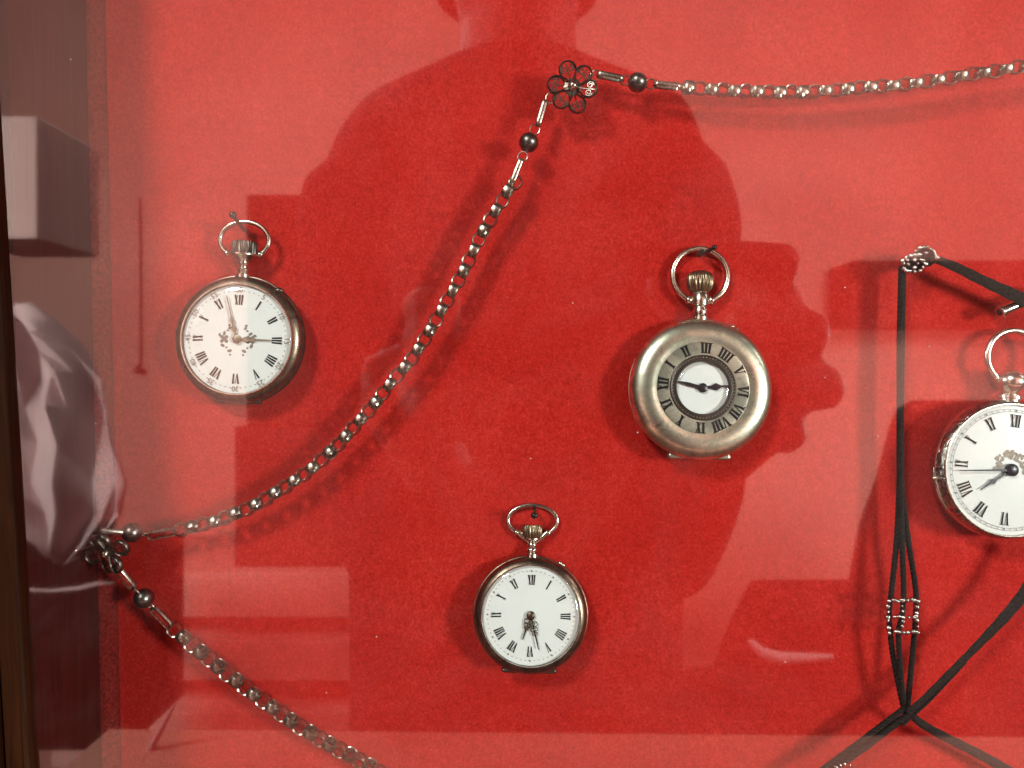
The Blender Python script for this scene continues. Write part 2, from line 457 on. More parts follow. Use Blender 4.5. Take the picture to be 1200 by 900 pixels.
# ---- left watch: tarnished case, flowers on the dial, gold hands
k = 0.293 * MM
w = place_watch('pocket_watch', 'pocket watch with brown tarnished case, gold hands and tiny flowers on its white dial', 277.5, 398, 0.0092, 2.0, -1)
Rr = 0.0222
case_parts(w, Rr, M['dark_silver'], M['brown_silver'], 1.0, 0.835)
MB().lathe([(.835 * Rr, 9.66 * MM), (.842 * Rr, 9.95 * MM), (.852 * Rr, 9.95 * MM), (.860 * Rr, 9.64 * MM)], seg=128).build('crystal_rim', M['silver'], w)
hinge(w, Rr, M['dark_silver'], 0.0078)
dial = MB().lathe([(0, 8.75 * MM), (.5 * Rr, 8.72 * MM), (.834 * Rr, 8.5 * MM)], seg=96).build('dial', M['enamel'], w)
hp = 8.82 * MM
mb = MB(); print_numerals(mb, .605 * Rr, .155 * Rr, .025 * Rr, .007 * Rr, .013 * Rr, .0, hp, 0, 0.9)
mb.build('hour_numerals_print', M['ink'], dial, False)
mb = MB()
for i in range(60):
    a = 2 * PI * i / 60
    if i % 5: disc(mb, (.745 * Rr * math.sin(a), 0, .745 * Rr * math.cos(a)), .0085 * Rr, 8, hp)
for i in range(12):
    a = 2 * PI * i / 12
    up = a if not (3 < i < 9) else a
    print_text(mb, str(5 * i if i else 60), .115 * Rr, Vector((math.sin(a), 0, math.cos(a))), .755 * Rr, hp + 0.00001, up)
mb.build('minute_print', M['ink_brown'], dial, False)
mb = MB(); rnd = random.Random(3)
for sx in (-1, 1):
    for (dx, dz, rr, ss) in ((.20, 0, .030, 1), (.165, .03, .022, 1), (.235, .03, .022, 1), (.165, -.035, .022, 1), (.235, -.035, .022, 1),
                             (.20, .085, .016, 1.8), (.15, .13, .018, .6), (.12, .17, .014, 1.7), (.22, -.1, .018, 1.6), (.16, -.13, .015, .7), (.11, -.18, .018, 1.6), (.27, .06, .014, 1.6), (.10, -.24, .012, 1.2), (.13, .21, .013, 1.4)):
        disc(mb, (sx * dx * Rr, 0, dz * Rr), rr * 1.35 * Rr, 7, hp + 0.00001 * (1 + rnd.random()), ss, rnd.random() * 3)
mb.build('flower_print', M['ink_rose'], dial, False)
mh = hand([(.0003, -.0002), (.0006, .0012), (.0003, .0022), (.0009, .0036), (.0003, .0050), (.0007, .0066), (.0002, .0080), (.00016, .0152)], -15, 9.5 * MM, .0002)
mh.build('minute_hand', M['gold'], w)
hh = hand([(.0003, -.0002), (.0003, .0016), (.0010, .0032), (.0005, .0042), (.0010, .0050), (.0003, .0066), (.00018, .0118)], 90, 9.15 * MM, .0002)
hh.build('hour_hand', M['gold'], w)
MB().lathe([(0, 9.95 * MM), (.0007, 9.95 * MM), (.0014, 9.8 * MM), (.0015, 8.9 * MM)], seg=28).build('hand_boss', M['gold'], w)
crystal(w, .84 * Rr, 9.6 * MM, 1.9 * MM)
pendant([(.0026, Rr - .0008), (.0026, Rr + .0002), (.0016, Rr + .0006), (.0021, Rr + .0013), (.0022, Rr + .0019), (.0015, Rr + .0026), (.0015, Rr + .0033), (.0020, Rr + .0040), (.0020, Rr + .0045), (.0036, Rr + .0056), (.0052, Rr + .0066), (.0052, Rr + .0071), (.0036, Rr + .0073), (0, Rr + .0073)], w, M['silver'])
MB().lathe([(0, Rr + .0070), (.0040, Rr + .0070), (.0042, Rr + .0076), (.0042, Rr + .0110), (.0038, Rr + .0115, False), (0, Rr + .0117, False)], 'z', 160, 22, .12, Matrix.Translation((0, -.0058, 0))).build('crown', M['crown'], w)
bow(w, Rr + .0122, .0084, .0064, .00085, M['silver'], -48, 228)
mb = MB(); mb.ball((Rr * .60, -.0085, Rr * .77), .0011, 12, 8, (1.6, 1, 1)); mb.build('thumb_piece', M['dark_silver'], w)

# ---- bottom watch: plain white dial, dark numerals
w = place_watch('pocket_watch', 'smallest pocket watch, oval bow and plain white dial with both dark hands pointing down', 622, 726, 0.0092, 1.5, -8)
Rr = 0.0198
case_parts(w, Rr, M['brown_silver'], M['brown_silver'], 1.02, 0.835)
MB().lathe([(.835 * Rr, 9.86 * MM), (.842 * Rr, 10.15 * MM), (.852 * Rr, 10.15 * MM), (.860 * Rr, 9.84 * MM)], seg=128).build('crystal_rim', M['silver'], w)
hinge(w, Rr, M['brown_silver'], 0.0095)
dial = MB().lathe([(0, 8.95 * MM), (.5 * Rr, 8.92 * MM), (.834 * Rr, 8.7 * MM)], seg=96).build('dial', M['enamel'], w)
hp = 9.02 * MM
mb = MB(); print_numerals(mb, .595 * Rr, .168 * Rr, .022 * Rr, .007 * Rr, .014 * Rr, .004 * Rr, hp, 0, 0.9)
mb.build('hour_numerals_print', M['ink'], dial, False)
mb = MB()
for i in range(60):
    a = 2 * PI * i / 60
    disc(mb, (.745 * Rr * math.sin(a), 0, .745 * Rr * math.cos(a)), (.016 if i % 5 == 0 else .0085) * Rr, 9, hp)
mb.build('minute_print', M['ink_brown'], dial, False)
def filigree_hand(L, ang, h, m, name, wide):
    mb = hand([(.00025, 0), (.00025, .0018), (.0002, .0022), (.0003, .0055 * L / .011), (.00015, L)], ang, h, .0002)
    a = math.radians(ang); er = Vector((math.sin(a), 0, math.cos(a))); et = Vector((math.cos(a), 0, -math.sin(a)))
    for (l, s, rr) in ((.0024, -1, .00075), (.0024, 1, .00075), (.0038, -1, .0006), (.0038, 1, .0006), (.0050, -1, .00042), (.0050, 1, .00042)):
        c = er * (l * wide) + et * (s * rr * 1.1)
        ring_tube(mb, (c.x, c.z), rr, .00016, h + .0001, 12)
    return mb.build(name, m, w)
filigree_hand(.0083, 199, 9.35 * MM, M['bronze'], 'hour_hand', .85)
filigree_hand(.0112, 165.5, 9.7 * MM, M['bronze'], 'minute_hand', 1.2)
MB().lathe([(0, 10.3 * MM), (.0008, 10.25 * MM), (.0014, 9.9 * MM), (.0015, 9.0 * MM)], seg=28).build('hand_boss', M['bronze'], w)
crystal(w, .84 * Rr, 9.8 * MM, 1.7 * MM)
pendant([(.0024, Rr - .0008), (.0024, Rr + .0004), (.0017, Rr + .0009), (.0021, Rr + .0016), (.0021, Rr + .0021), (.0016, Rr + .0027), (.0019, Rr + .0034), (.0019, Rr + .0039), (.0014, Rr + .0045), (.0030, Rr + .0054), (.0030, Rr + .0058), (0, Rr + .006)], w, M['silver'])
mb = MB()
for s in (-1, 1): mb.tube([Vector((s * .0010, -.0058, Rr + .0046)), Vector((s * .0032, -.0058, Rr + .0060)), Vector((s * .0052, -.0058, Rr + .0079))], [.0010, .0009, .0010], 12)
mb.build('bow_bracket', M['silver'], w)
MB().lathe([(0, Rr + .0056), (.0026, Rr + .0057), (.0035, Rr + .0070), (.0036, Rr + .0092), (.0031, Rr + .0103, False), (0, Rr + .0105, False)], 'z', 160, 20, .11, Matrix.Translation((0, -.0058, 0))).build('crown', M['crown_gilt'], w)
bow(w, Rr + .0118, .0086, .0054, .00080, M['silver'], -50, 230)
mb = MB(); mb.ball((Rr * .50, -.0052, Rr * .87), .0009, 12, 8); mb.ball((Rr * .56, -.0052, Rr * .83), .0008, 12, 8); mb.build('thumb_piece', M['silver'], w)

# ---- half hunter: metal cover with a round window, numerals on the cover
w = place_watch('pocket_watch', 'half hunter pocket watch, silver cover with black Roman numerals around a small round window', 824, 457.5, 0.0105, 1.5, -5)
Rr = 0.0244; t = MM
MB().lathe([(0, .2 * t), (.45 * Rr, .35 * t), (.75 * Rr, 1.1 * t), (.92 * Rr, 2.3 * t), (.985 * Rr, 3.7 * t), (.99 * Rr, 4.1 * t), (.972 * Rr, 4.2 * t)], seg=128).build('case_back', M['gilt_silver'], w)
MB().lathe([(.972 * Rr, 4.2 * t), (.985 * Rr, 4.3 * t), (.99 * Rr, 4.9 * t), (.99 * Rr, 5.7 * t), (.982 * Rr, 6.0 * t), (.96 * Rr, 6.1 * t), (.4 * Rr, 6.15 * t)], seg=128).build('case_band', M['brown_silver'], w)
cover = MB().lathe([(.90 * Rr, 6.2 * t), (.985 * Rr, 6.25 * t), (Rr, 6.6 * t), (.998 * Rr, 7.2 * t), (.975 * Rr, 8.5 * t), (.93 * Rr, 9.6 * t), (.87 * Rr, 10.35 * t), (.80 * Rr, 10.74 * t), (.74 * Rr, 10.80 * t), (.69 * Rr, 10.70 * t), (.66 * Rr, 10.53 * t), (.60 * Rr, 10.48 * t), (.47 * Rr, 10.5 * t), (.452 * Rr, 10.5 * t), (.452 * Rr, 9.7 * t)], seg=144).build('front_cover', M['gilt_silver'], w)
MB().lathe([(.648 * Rr, 10.49 * t), (.64 * Rr, 10.53 * t), (.60 * Rr, 10.55 * t), (.465 * Rr, 10.56 * t), (.458 * Rr, 10.54 * t)], seg=128).build('chapter_ring', M['grey_silver'], cover)
mb = MB(); print_numerals(mb, .556 * Rr, .152 * Rr, .034 * Rr, .014 * Rr, .016 * Rr, .011 * Rr, 10.62 * t, -86, 0.9)
mb.build('hour_numerals_print', M['ink'], cover, False)
MB().lathe([(.458 * Rr, 10.4 * t), (.455 * Rr, 10.85 * t), (.445 * Rr, 10.95 * t), (.435 * Rr, 10.85 * t), (.425 * Rr, 10.8 * t), (.400 * Rr, 10.85 * t), (.385 * Rr, 10.95 * t), (.368 * Rr, 10.85 * t), (.362 * Rr, 10.2 * t), (.362 * Rr, 9.4 * t)], seg=128).build('window_ring', M['ring'], cover)
mb = MB()
for i in range(60):
    a = 2 * PI * i / 60
    mb.ball((.4225 * Rr * math.sin(a), -10.83 * t, .4225 * Rr * math.cos(a)), .00022, 6, 4)
mb.build('beading', M['crown_gilt'], cover)
MB().lathe([(0, 9.3 * t), (.384 * Rr, 9.25 * t)], seg=64).build('dial', M['enamel'], w)
hand([(.0004, -.0003), (.0005, .0018), (.0005, .0030), (.0013, .0046), (.0004, .0062), (.0002, .0088)], 84, 9.75 * t).build('hour_hand', M['blued'], w)
hand([(.0004, -.0003), (.0005, .0018), (.0006, .0052), (.00015, .0088)], -77, 10.1 * t).build('minute_hand', M['blued'], w)
MB().lathe([(0, 10.5 * t), (.0010, 10.45 * t), (.0016, 10.2 * t), (.0016, 9.5 * t)], seg=28).build('hand_boss', M['blued'], w)
crystal(w, .364 * Rr, 10.6 * t, 1.0 * t)
hinge(w, Rr, M['gilt_silver'], 0.0108)
pendant([(.0030, Rr - .001), (.0030, Rr + .0004), (.0024, Rr + .0009), (.0026, Rr + .0016), (.0028, Rr + .0026), (.0024, Rr + .0034), (.0024, Rr + .0039), (.0031, Rr + .0045), (.0032, Rr + .0060), (.0031, Rr + .0084), (.0026, Rr + .0091), (0, Rr + .0092)], w, M['silver'])
MB().lathe([(0, Rr + .0090), (.0028, Rr + .0092), (.0040, Rr + .0104), (.0046, Rr + .0124), (.0046, Rr + .0142), (.0040, Rr + .0157), (.0026, Rr + .0165, False), (0, Rr + .0167, False)], 'z', 176, 20, .11, Matrix.Translation((0, -.0058, 0))).build('crown', M['crown_gilt'], w)
bow(w, Rr + .0152, .0096, .0096, .00105, M['silver'], -66, 246)
mb = MB()
for s in (-1, 1): mb.ball((s * .0037, -.0058, Rr + .0064), .0013, 14, 10, (1.1, 1, 1))
mb.build('bow_bracket', M['silver'], w)
mb = MB(); mb.ball((Rr * .44, -.0056, Rr * .90), .0010, 12, 8, (1.5, 1, .8)); mb.ball((Rr * .52, -.0056, Rr * .86), .0008, 12, 8); mb.build('thumb_piece', M['gilt_silver'], w)

# ---- right watch: silver with engraved side, cut by the picture's edge
w = place_watch('pocket_watch', 'bright silver pocket watch with engraved side, cut off by the right edge', 1184, 552, 0.0116, 7.5, -2)
Rr = 0.0236; th = 1.28; t = MM * th
case_parts(w, Rr, M['silver'], None, th, 0.925)
# engraved band: chased scrolls round the side
m_, nt_, b_ = mat('engraved_silver'); b_.inputs['Metallic'].default_value = 1; b_.inputs['Roughness'].default_value = .26
vo = nt_.nodes.new('ShaderNodeTexNoise'); vo.inputs['Scale'].default_value = 420; vo.inputs['Distortion'].default_value = 2.5; vo.inputs['Detail'].default_value = 2
tc_ = nt_.nodes.new('ShaderNodeTexCoord'); nt_.links.new(tc_.outputs['Object'], vo.inputs['Vector'])
nt_.links.new(ramp(nt_, vo.outputs['Fac'], [(.36, (.16, .14, .12)), (.62, (.58, .55, .50))]), b_.inputs['Base Color'])
bump(nt_, b_, vo.outputs['Fac'], .0004, .8)
MB().lathe([(.90 * Rr, 6.6 * t), (.985 * Rr, 6.75 * t), (.998 * Rr, 7.0 * t), (.985 * Rr, 8.1 * t), (.962 * Rr, 9.1 * t), (.950 * Rr, 9.3 * t)], seg=128).build('engraved_bezel', m_, w)
MB().lathe([(.954 * Rr, 9.1 * t), (.956 * Rr, 9.55 * t), (.944 * Rr, 9.75 * t), (.932 * Rr, 9.75 * t), (.924 * Rr, 9.5 * t), (.922 * Rr, 8.6 * t)], seg=128).build('crystal_rim', M['silver'], w)
dial = MB().lathe([(0, 8.95 * t), (.5 * Rr, 8.93 * t), (.924 * Rr, 8.75 * t)], seg=96).build('dial', M['enamel'], w)
hp = 9.03 * t
mb = MB(); print_numerals(mb, .70 * Rr, .18 * Rr, .024 * Rr, .007 * Rr, .018 * Rr, .012 * Rr, hp, 0, 0.7)
mb.build('hour_numerals_print', M['ink'], dial, False)
mb = MB()
ring_n = 120
for r_ in (.825, .86):
    for i in range(ring_n):
        a, b = 2 * PI * i / ring_n, 2 * PI * (i + 1) / ring_n
        mb.poly([Vector((q * Rr * math.sin(c), -hp, q * Rr * math.cos(c))) for q, c in ((r_, a), (r_ + .005, a), (r_ + .005, b), (r_, b))])
for i in range(60):
    a = 2 * PI * i / 60; e = .004 if i % 5 else .010
    er = Vector((math.sin(a), 0, math.cos(a))); et = Vector((math.cos(a), 0, -math.sin(a)))
    mb.poly([er * Rr * .832 - et * Rr * e + Vector((0, -hp - 1e-5, 0)), er * Rr * .832 + et * Rr * e + Vector((0, -hp - 1e-5, 0)), er * Rr * .86 + et * Rr * e + Vector((0, -hp - 1e-5, 0)), er * Rr * .86 - et * Rr * e + Vector((0, -hp - 1e-5, 0))])
mb.build('minute_print', M['ink_soft'], dial, False)
mb = MB()
for i in range(64):
    a = math.radians(rnd.uniform(-98, 98)); q = (.16 + .11 * rnd.random()) * Rr
    disc(mb, (q * math.sin(a), 0, q * math.cos(a)), (.014 + .014 * rnd.random()) * Rr, 6, hp + 1e-5 * (1 + rnd.random()), 1.7, rnd.random() * 3)
mb.build('gilt_wreath_print', M['gilt_print'], dial, False)
hand([(.0004, -.0003), (.0003, .0040), (.0003, .0062), (.0009, .0074), (.0003, .0088), (.00014, .0125)], 231, 9.4 * t).build('hour_hand', M['blued'], w)
hand([(.0005, -.0003), (.00035, .0030), (.00018, .0178)], 262, 9.75 * t).build('minute_hand', M['blued'], w)
MB().lathe([(0, 10.2 * t), (.0014, 10.15 * t), (.0021, 9.9 * t), (.0021, 9.1 * t)], seg=28).build('hand_boss', M['blued'], w)
crystal(w, .927 * Rr, 9.65 * t, 1.9 * MM)
pendant([(.0034, Rr - .001), (.0034, Rr + .0004), (.0040, Rr + .0006), (.0040, Rr + .0015), (.0026, Rr + .0022), (.0028, Rr + .0030), (.0042, Rr + .0042), (.0048, Rr + .0064), (.0044, Rr + .0084), (.0032, Rr + .0097), (.0018, Rr + .0104), (0, Rr + .0105)], w, M['silver'], hc=.007)
bow(w, Rr + .0150, .0090, .0092, .0011, M['silver'], -62, 242, .007)
mb = MB(); mb.ball((-Rr * .97, -6.4 * t, -Rr * .26), .0012, 12, 8); mb.build('thumb_piece', M['silver'], w)
mb = MB(); pts = []
for i in range(25):
    a = math.radians(228 + i * 1.5)
    pts.append(Vector((Rr * 1.012 * math.sin(a), -6.55 * t, Rr * 1.012 * math.cos(a))))
mb.tube(pts, [.0004 + .0005 * math.sin(PI * i / 24) for i in range(25)], 10); mb.build('lifting_lip', M['silver'], w)

# ------------------------------------------------------------------ pins
PG = 'pins holding the watches'
def pin(label, head, foot, hh, r=0.00105, rod=0.00055):
    a = P(foot[0], foot[1], 0.0); b = P(head[0], head[1], hh)
    o = empty('pin', a); tag(o, label, 'pin', PG)
    MB().tube([Vector((0, 0.003, 0)), (b - a) * .5, b - a], rod, 10).build('shaft', M['pin'], o)
    MB().ball(b - a, r, 16, 10).build('head', M['pin'], o)
pin('dark bent pin with round head through the bow of the flowered watch', (273, 252), (285, 270), .013, .00125, .0007)
pin('tiny black pin head inside the oval bow of the smallest watch', (626, 604), (627, 596), .011, .00120, .0006)
pin('thin black pin laid over the round bow of the half hunter watch', (837, 290), (818, 300), .0095, .0009, .0007)

# ------------------------------------------------------------------ silver chain
chain = empty('chain', P(671, 102, 0.0))
tag(chain, 'long silver chain with dark beads and two filigree flowers looped across the felt', 'chain')
chain_inv = Matrix.Translation(-chain.location)
def cadd(name, me, mtx=None):
    o = link(name, me, chain)
    o.matrix_local = chain_inv @ mtx if mtx is not None else chain_inv
    return o
def link_mesh(L, Wd, thick, axial):
    mb = MB(); rings = []; n = 36
    for i in range(n):
        a = 2 * PI * i / n
        e = Vector((math.cos(a), math.sin(a), 0))
        s = (L - Wd) / 2
        c = Vector((s if e.x > 0 else -s, 0, 0)) if L > Wd else Vector((0, 0, 0))
        rr = Wd / 2
        prof = [(rr - thick, -axial * .42), (rr - thick, axial * .42), (rr - thick * .45, axial * .5), (rr - thick * .1, axial * .3), (rr, 0), (rr - thick * .1, -axial * .3), (rr - thick * .45, -axial * .5)]
        rings.append([c + e * q + Vector((0, 0, z)) for q, z in prof])
    mb.rings(rings, True)
    return mb.mesh('link', M['chain'], True, 50)
LINK = link_mesh(.0053, .0048, .00064, .0029)
OVAL = link_mesh(.0098, .0034, .0006, .0017)
RING = link_mesh(.0040, .0038, .00040, .0006)
BEAD = MB().ball((0, 0, 0), .0033, 28, 18).mesh('bead', M['black_bead'])
def frame(p, t, phi):
    t = t.normalized(); n = Vector((0, -1, 0)); u = n.cross(t).normalized(); n = t.cross(u).normalized()
    u2 = u * math.cos(phi) + n * math.sin(phi); v2 = t.cross(u2)
    return Matrix(((t.x, u2.x, v2.x, p.x), (t.y, u2.y, v2.y, p.y), (t.z, u2.z, v2.z, p.z), (0, 0, 0, 1)))
link_count = [0]; overflow = []
def run(px, h, twist, start=0):
    hs = h if callable(h) else (lambda f: h)
    n = len(px)
    pts = [P(x, y, hs(i / (n - 1))) for i, (x, y) in enumerate(px)]
    c = catmull(pts, .00385)
    for i, p in enumerate(c):
        t_ = c[min(i + 1, len(c) - 1)] - c[max(i - 1, 0)]
        f = i / max(1, len(c) - 1)
        phi = (i + start) % 2 * PI / 2 + twist(f) + random.uniform(-.18, .18)
        m_ = frame(p + Vector((random.uniform(-1, 1), random.uniform(-1, 1), random.uniform(-1, 1))) * .00012, t_, phi)
        if link_count[0] < 100: cadd('link', LINK, m_); link_count[0] += 1
        else: overflow.append(m_)
def piece(name, me, a, b, ha, hb, phi=0.0):
    p, q = P(*a, ha), P(*b, hb)
    return cadd(name, me, frame((p + q) / 2, q - p, phi))
hA = .0095
run([(604, 214), (597, 222), (588, 236), (577, 253), (560, 284), (543, 319), (518, 363), (490, 410), (458, 450), (420, 495), (390, 527), (355, 557), (300, 591), (255, 610), (228, 617), (206, 622)], lambda f: .0095 - .001 * f, lambda f: 0.05 + .85 * max(0, f - .35))
run([(807, 103), (835, 105), (860, 107), (905, 108), (940, 108), (975, 106), (1010, 103), (1060, 99), (1100, 93), (1150, 85), (1190, 79), (1222, 74)], lambda f: .0095, lambda f: PI / 2 + .85 * max(0, f - .3))
run([(205, 738), (222, 752), (260, 784), (300, 815), (340, 843), (380, 868), (410, 885), (440, 902), (462, 914)], lambda f: .009, lambda f: .08 + .55 * max(0, f - .4))
if overflow:
    mb = MB()
    for m_ in overflow:
        b2 = bmesh.new(); b2.from_mesh(LINK); b2.transform(m_)
        tmp = bpy.data.meshes.new('tmp'); b2.to_mesh(tmp); b2.free(); mb.bm.from_mesh(tmp); bpy.data.meshes.remove(tmp)
    o = mb.build('link_run', M['chain'], chain); o.matrix_local = chain_inv; o['kind'] = 'stuff'
# joints next to the flowers
piece('joining_ring', RING, (640, 119), (650, 111), hA, hA, .2)
piece('oval_link', OVAL, (639, 118), (630, 148), hA, hA, PI / 2)
piece('joining_ring', RING, (629, 147), (624, 157), hA, hA, 0)
cadd('bead', BEAD, Matrix.Translation(P(619.5, 167, hA)))
piece('joining_ring', RING, (615, 178), (610, 189), hA, hA, .3)
piece('oval_link', OVAL, (611, 187), (600, 215), hA, hA, PI / 2)
piece('joining_ring', RING, (692, 93), (703, 84), hA, hA, .2)
piece('oval_link', OVAL, (700, 87), (730, 93), hA, hA, PI / 2)
piece('joining_ring', RING, (728, 93), (737, 95), hA, hA, 0)
cadd('bead', BEAD, Matrix.Translation(P(747, 96.5, hA)))
piece('joining_ring', RING, (757, 98), (768, 99), hA, hA, 0)
piece('oval_link', OVAL, (767, 99), (797, 102), hA, hA, PI / 2)
piece('oval_link', OVAL, (173, 628), (207, 622), .011, .009, .35)
piece('joining_ring', RING, (163, 625), (174, 627), .014, .0115, .9)
cadd('bead', BEAD, Matrix.Translation(P(155, 624, .015)))
piece('oval_link', OVAL, (118, 621), (146, 624), .020, .016, 1.2)
piece('oval_link', OVAL, (137, 665), (159, 691), .017, .013, .35)
piece('joining_ring', RING, (156, 688), (164, 698), .013, .012, .9)
cadd('bead', BEAD, Matrix.Translation(P(168.5, 701, .0115)))
piece('joining_ring', RING, (173, 706), (181, 715), .011, .010, .7)
piece('oval_link', OVAL, (178, 711), (201, 735), .010, .009, .3)
# filigree flowers
def petal_mesh(m):
    mb = MB(); out = []
    rr = .0028; cx = .0042
    out = [Vector((0, 0, 0))]
    for k in range(29):
        a = math.radians(-142 + 284 * k / 28)
        out.append(Vector((cx + rr * math.cos(a), 0, rr * math.sin(a))))
    mb.tube(out, .00034, 8, True, 2.6)
    for s_ in (-1, 1):
        sp = []
        for k in range(26):
            a = k / 25 * 3.0 * PI; r = .00125 * (1 - .72 * k / 25)
            sp.append(Vector((cx + .0003 + r * math.cos(a), 0, s_ * (.00128 + r * math.sin(a)))))
        mb.tube(sp, .00022, 6, False, 1.8)
    mb.tube([Vector((.0005, 0, 0)), Vector((cx - .0002, 0, 0)), Vector((cx + rr * .8, 0, 0))], .0002, 6)
    return mb.mesh('petal', m)
def flower(px, py, h, start, tilt, m_petal, m_core, scale=1.0, skip=()):
    loc = P(px, py, h)
    fl = empty('flower', (0, 0, 0)); fl.parent = chain
    base = chain_inv @ Matrix.Translation(loc) @ tilt @ Matrix.Scale(scale, 4)
    fl.matrix_local = base
    me = petal_mesh(m_petal)
    for kk in range(6):
        o = link('petal', me, fl)
        a = math.radians(start + 60 * kk)
        o.matrix_local = Matrix.Rotation(a, 4, 'Y') @ Matrix.Translation((.0014, -.0002 + .0012 * (kk % 2), 0)) @ Matrix.Rotation(random.uniform(-.35, .15), 4, 'Z')
    MB().ball((0, -.0012, 0), .0017, 20, 14).build('stud', m_core, fl)
    MB().lathe([(0, -.001), (.0030, -.0008), (.0031, .0000), (.0018, .0005), (0, .0006)], seg=36, ridge=12, depth=.15).build('core_plate', m_petal, fl)
    return fl
flower(671, 102, .0112, 12, Matrix.Rotation(0.05, 4, 'X'), M['chain_dark'], M['silver'], 1.0)
flower(126, 647, .0215, 40, Matrix.Rotation(0.35, 4, 'X') @ Matrix.Rotation(-.35, 4, 'Z'), M['chain_dark'], M['silver'], .92)
# the needle under the left flower
a = P(127, 634, 0.0); b = P(89, 645, .027)
o = empty('needle', a); tag(o, 'slender steel needle with tiny round tip sticking out beside the left filigree flower', 'needle')
MB().tube([Vector((0, .003, 0)), (b - a) * .5, b - a], .00030, 8).build('shaft', M['chain_dark'], o)
MB().ball(b - a, .00062, 12, 8).build('head', M['silver'], o)

# ------------------------------------------------------------------ black beaded cord
cordt = empty('beaded_cord', P(1062, 838, 0.0))
tag(cordt, 'black cord with steel bead clusters hanging beside the engraved silver watch', 'cord')
cinv = Matrix.Translation(-cordt.location)
def cput(o): o.matrix_local = cinv; return o
def strand(px, h, r, name='strand'):
    n = len(px)
    pts = [P(x, y, h if not callable(h) else h(i / (n - 1))) for i, (x, y) in enumerate(px)]
    c = catmull(pts, .0007)
    mb = MB()
    for ph in (0, 2 * PI / 3, 4 * PI / 3):        # three twisted plies
        path = []
        for i, p in enumerate(c):
            t_ = (c[min(i + 1, len(c) - 1)] - c[max(i - 1, 0)]).normalized()
            a = Vector((0, -1, 0)).cross(t_).normalized(); b = t_.cross(a)
            th_ = i * .0007 / .0048 * 2 * PI + ph
            path.append(p + (a * math.cos(th_) + b * math.sin(th_)) * r * .48)
        mb.tube(path, r * .60, 7)
    return cput(mb.build(name, M['cord'], cordt))
strand([(1057, 312), (1055, 400), (1054, 480), (1054, 560), (1051, 630), (1045, 690), (1042, 722), (1046, 765), (1055, 812), (1061, 838)], .0075, .00095)
strand([(1058, 312), (1057, 400), (1056, 480), (1056, 560), (1057, 630), (1059, 690), (1057, 722), (1053, 745), (1057, 805), (1062, 838)], .0090, .00095)
strand([(1059, 312), (1057, 400), (1056, 480), (1056, 560), (1064, 630), (1073, 690), (1073, 722), (1070, 760), (1065, 812), (1063, 838)], .0075, .00095)
strand([(1056, 312), (1054, 400), (1054, 480), (1054, 545), (1056, 600), (1058, 650)], .0060, .0009)

def ribbon(px, widths, h, name='ribbon', th=.0008, roll=0.0):
    n = len(px)
    pts = [P(x, y, h if not callable(h) else h(i / (n - 1))) for i, (x, y) in enumerate(px)]
    c = catmull(pts, .0012); mb = MB(); rings = []
    for i, p in enumerate(c):
        f = i / max(1, len(c) - 1); j = min(int(f * (len(widths) - 1)), len(widths) - 2); g = f * (len(widths) - 1) - j
        wd = (widths[j] * (1 - g) + widths[j + 1] * g) / 2
        t_ = (c[min(i + 1, len(c) - 1)] - c[max(i - 1, 0)]).normalized()
        a = Vector((0, -1, 0)).cross(t_).normalized(); b = t_.cross(a)
        a = (a * math.cos(roll) + b * math.sin(roll)).normalized(); b = t_.cross(a)
        wob = 1 + .04 * math.sin(i * 1.1)
        rings.append([p + a * wd * s * wob + b * th * q for s, q in ((-1, 0), (-.7, -.55), (-.25, -.35), (0, -.1), (.25, -.35), (.7, -.55), (1, 0), (.6, .5), (-.6, .5))])
    mb.rings(rings, False, True)
    return cput(mb.build(name, M['ribbon'], cordt))
ribbon([(1090, 301), (1120, 313), (1150, 328), (1180, 342), (1205, 354), (1228, 366)], [.0026, .0034, .0037, .0044, .0048], .0095)
ribbon([(1232, 640), (1205, 688), (1180, 720), (1145, 757), (1110, 792), (1085, 817), (1062, 838)], [.0046, .0044, .0037, .0027, .0025, .0024], .0118)
strand([(1066, 836), (1040, 855), (1012, 876), (985, 896), (960, 914)], .0105, .00095)
strand([(1060, 830), (1032, 851), (1003, 873), (976, 893), (950, 912)], .0105, .00095)
ribbon([(1058, 842), (1030, 862), (1000, 884), (970, 904)], [.0026, .0034, .0030], .0098)
strand([(1130, 775), (1105, 802), (1085, 823), (1066, 840), (1055, 850)], .0100, .0009)
ribbon([(1060, 830), (1080, 848), (1110, 865), (1140, 880), (1175, 899), (1200, 914)], [.0026, .0030, .0032, .0034], .0085)

BD = MB().ball((0, 0, 0), .0009, 12, 8).mesh('bead', M['bead'])
def bead_group(name, pts, h, core=None):
    g = empty(name, (0, 0, 0)); g.parent = cordt; g.matrix_local = cinv
    for (x, y) in pts:
        o = link('bead', BD, g)
        o.location = P(x + random.uniform(-1.3, 1.3), y + random.uniform(-1.3, 1.3), h + random.uniform(-.0008, .0008))
        o.scale = [random.uniform(.6, 1.15)] * 3
    if core is not None: core.parent = g
    return g
pts = []
for k in range(14):
    a = 2 * PI * k / 14
    pts.append((1070 + 13 * math.cos(a), 309 + 10.5 * math.sin(a)))
for k in range(5):
    a = 2 * PI * k / 5
    pts.append((1069 + 6 * math.cos(a), 308 + 5 * math.sin(a)))
for k in range(11):
    a = math.radians(195 + 17 * k); pts.append((1084 + 13 * math.cos(a), 301 + 11 * math.sin(a)))
pts += [(1080, 303), (1083, 306), (1078, 299), (1087, 296)]
core = MB()
for c_, rx in ((P(1070, 309, .0085), .0030), (P(1084, 302, .0085), .0034)): core.ball(c_, rx, 16, 10, (1.15, .55, .95))
bead_group('clasp', pts, .0112, core.build('clasp_core', M['cord'], None))
pts = []
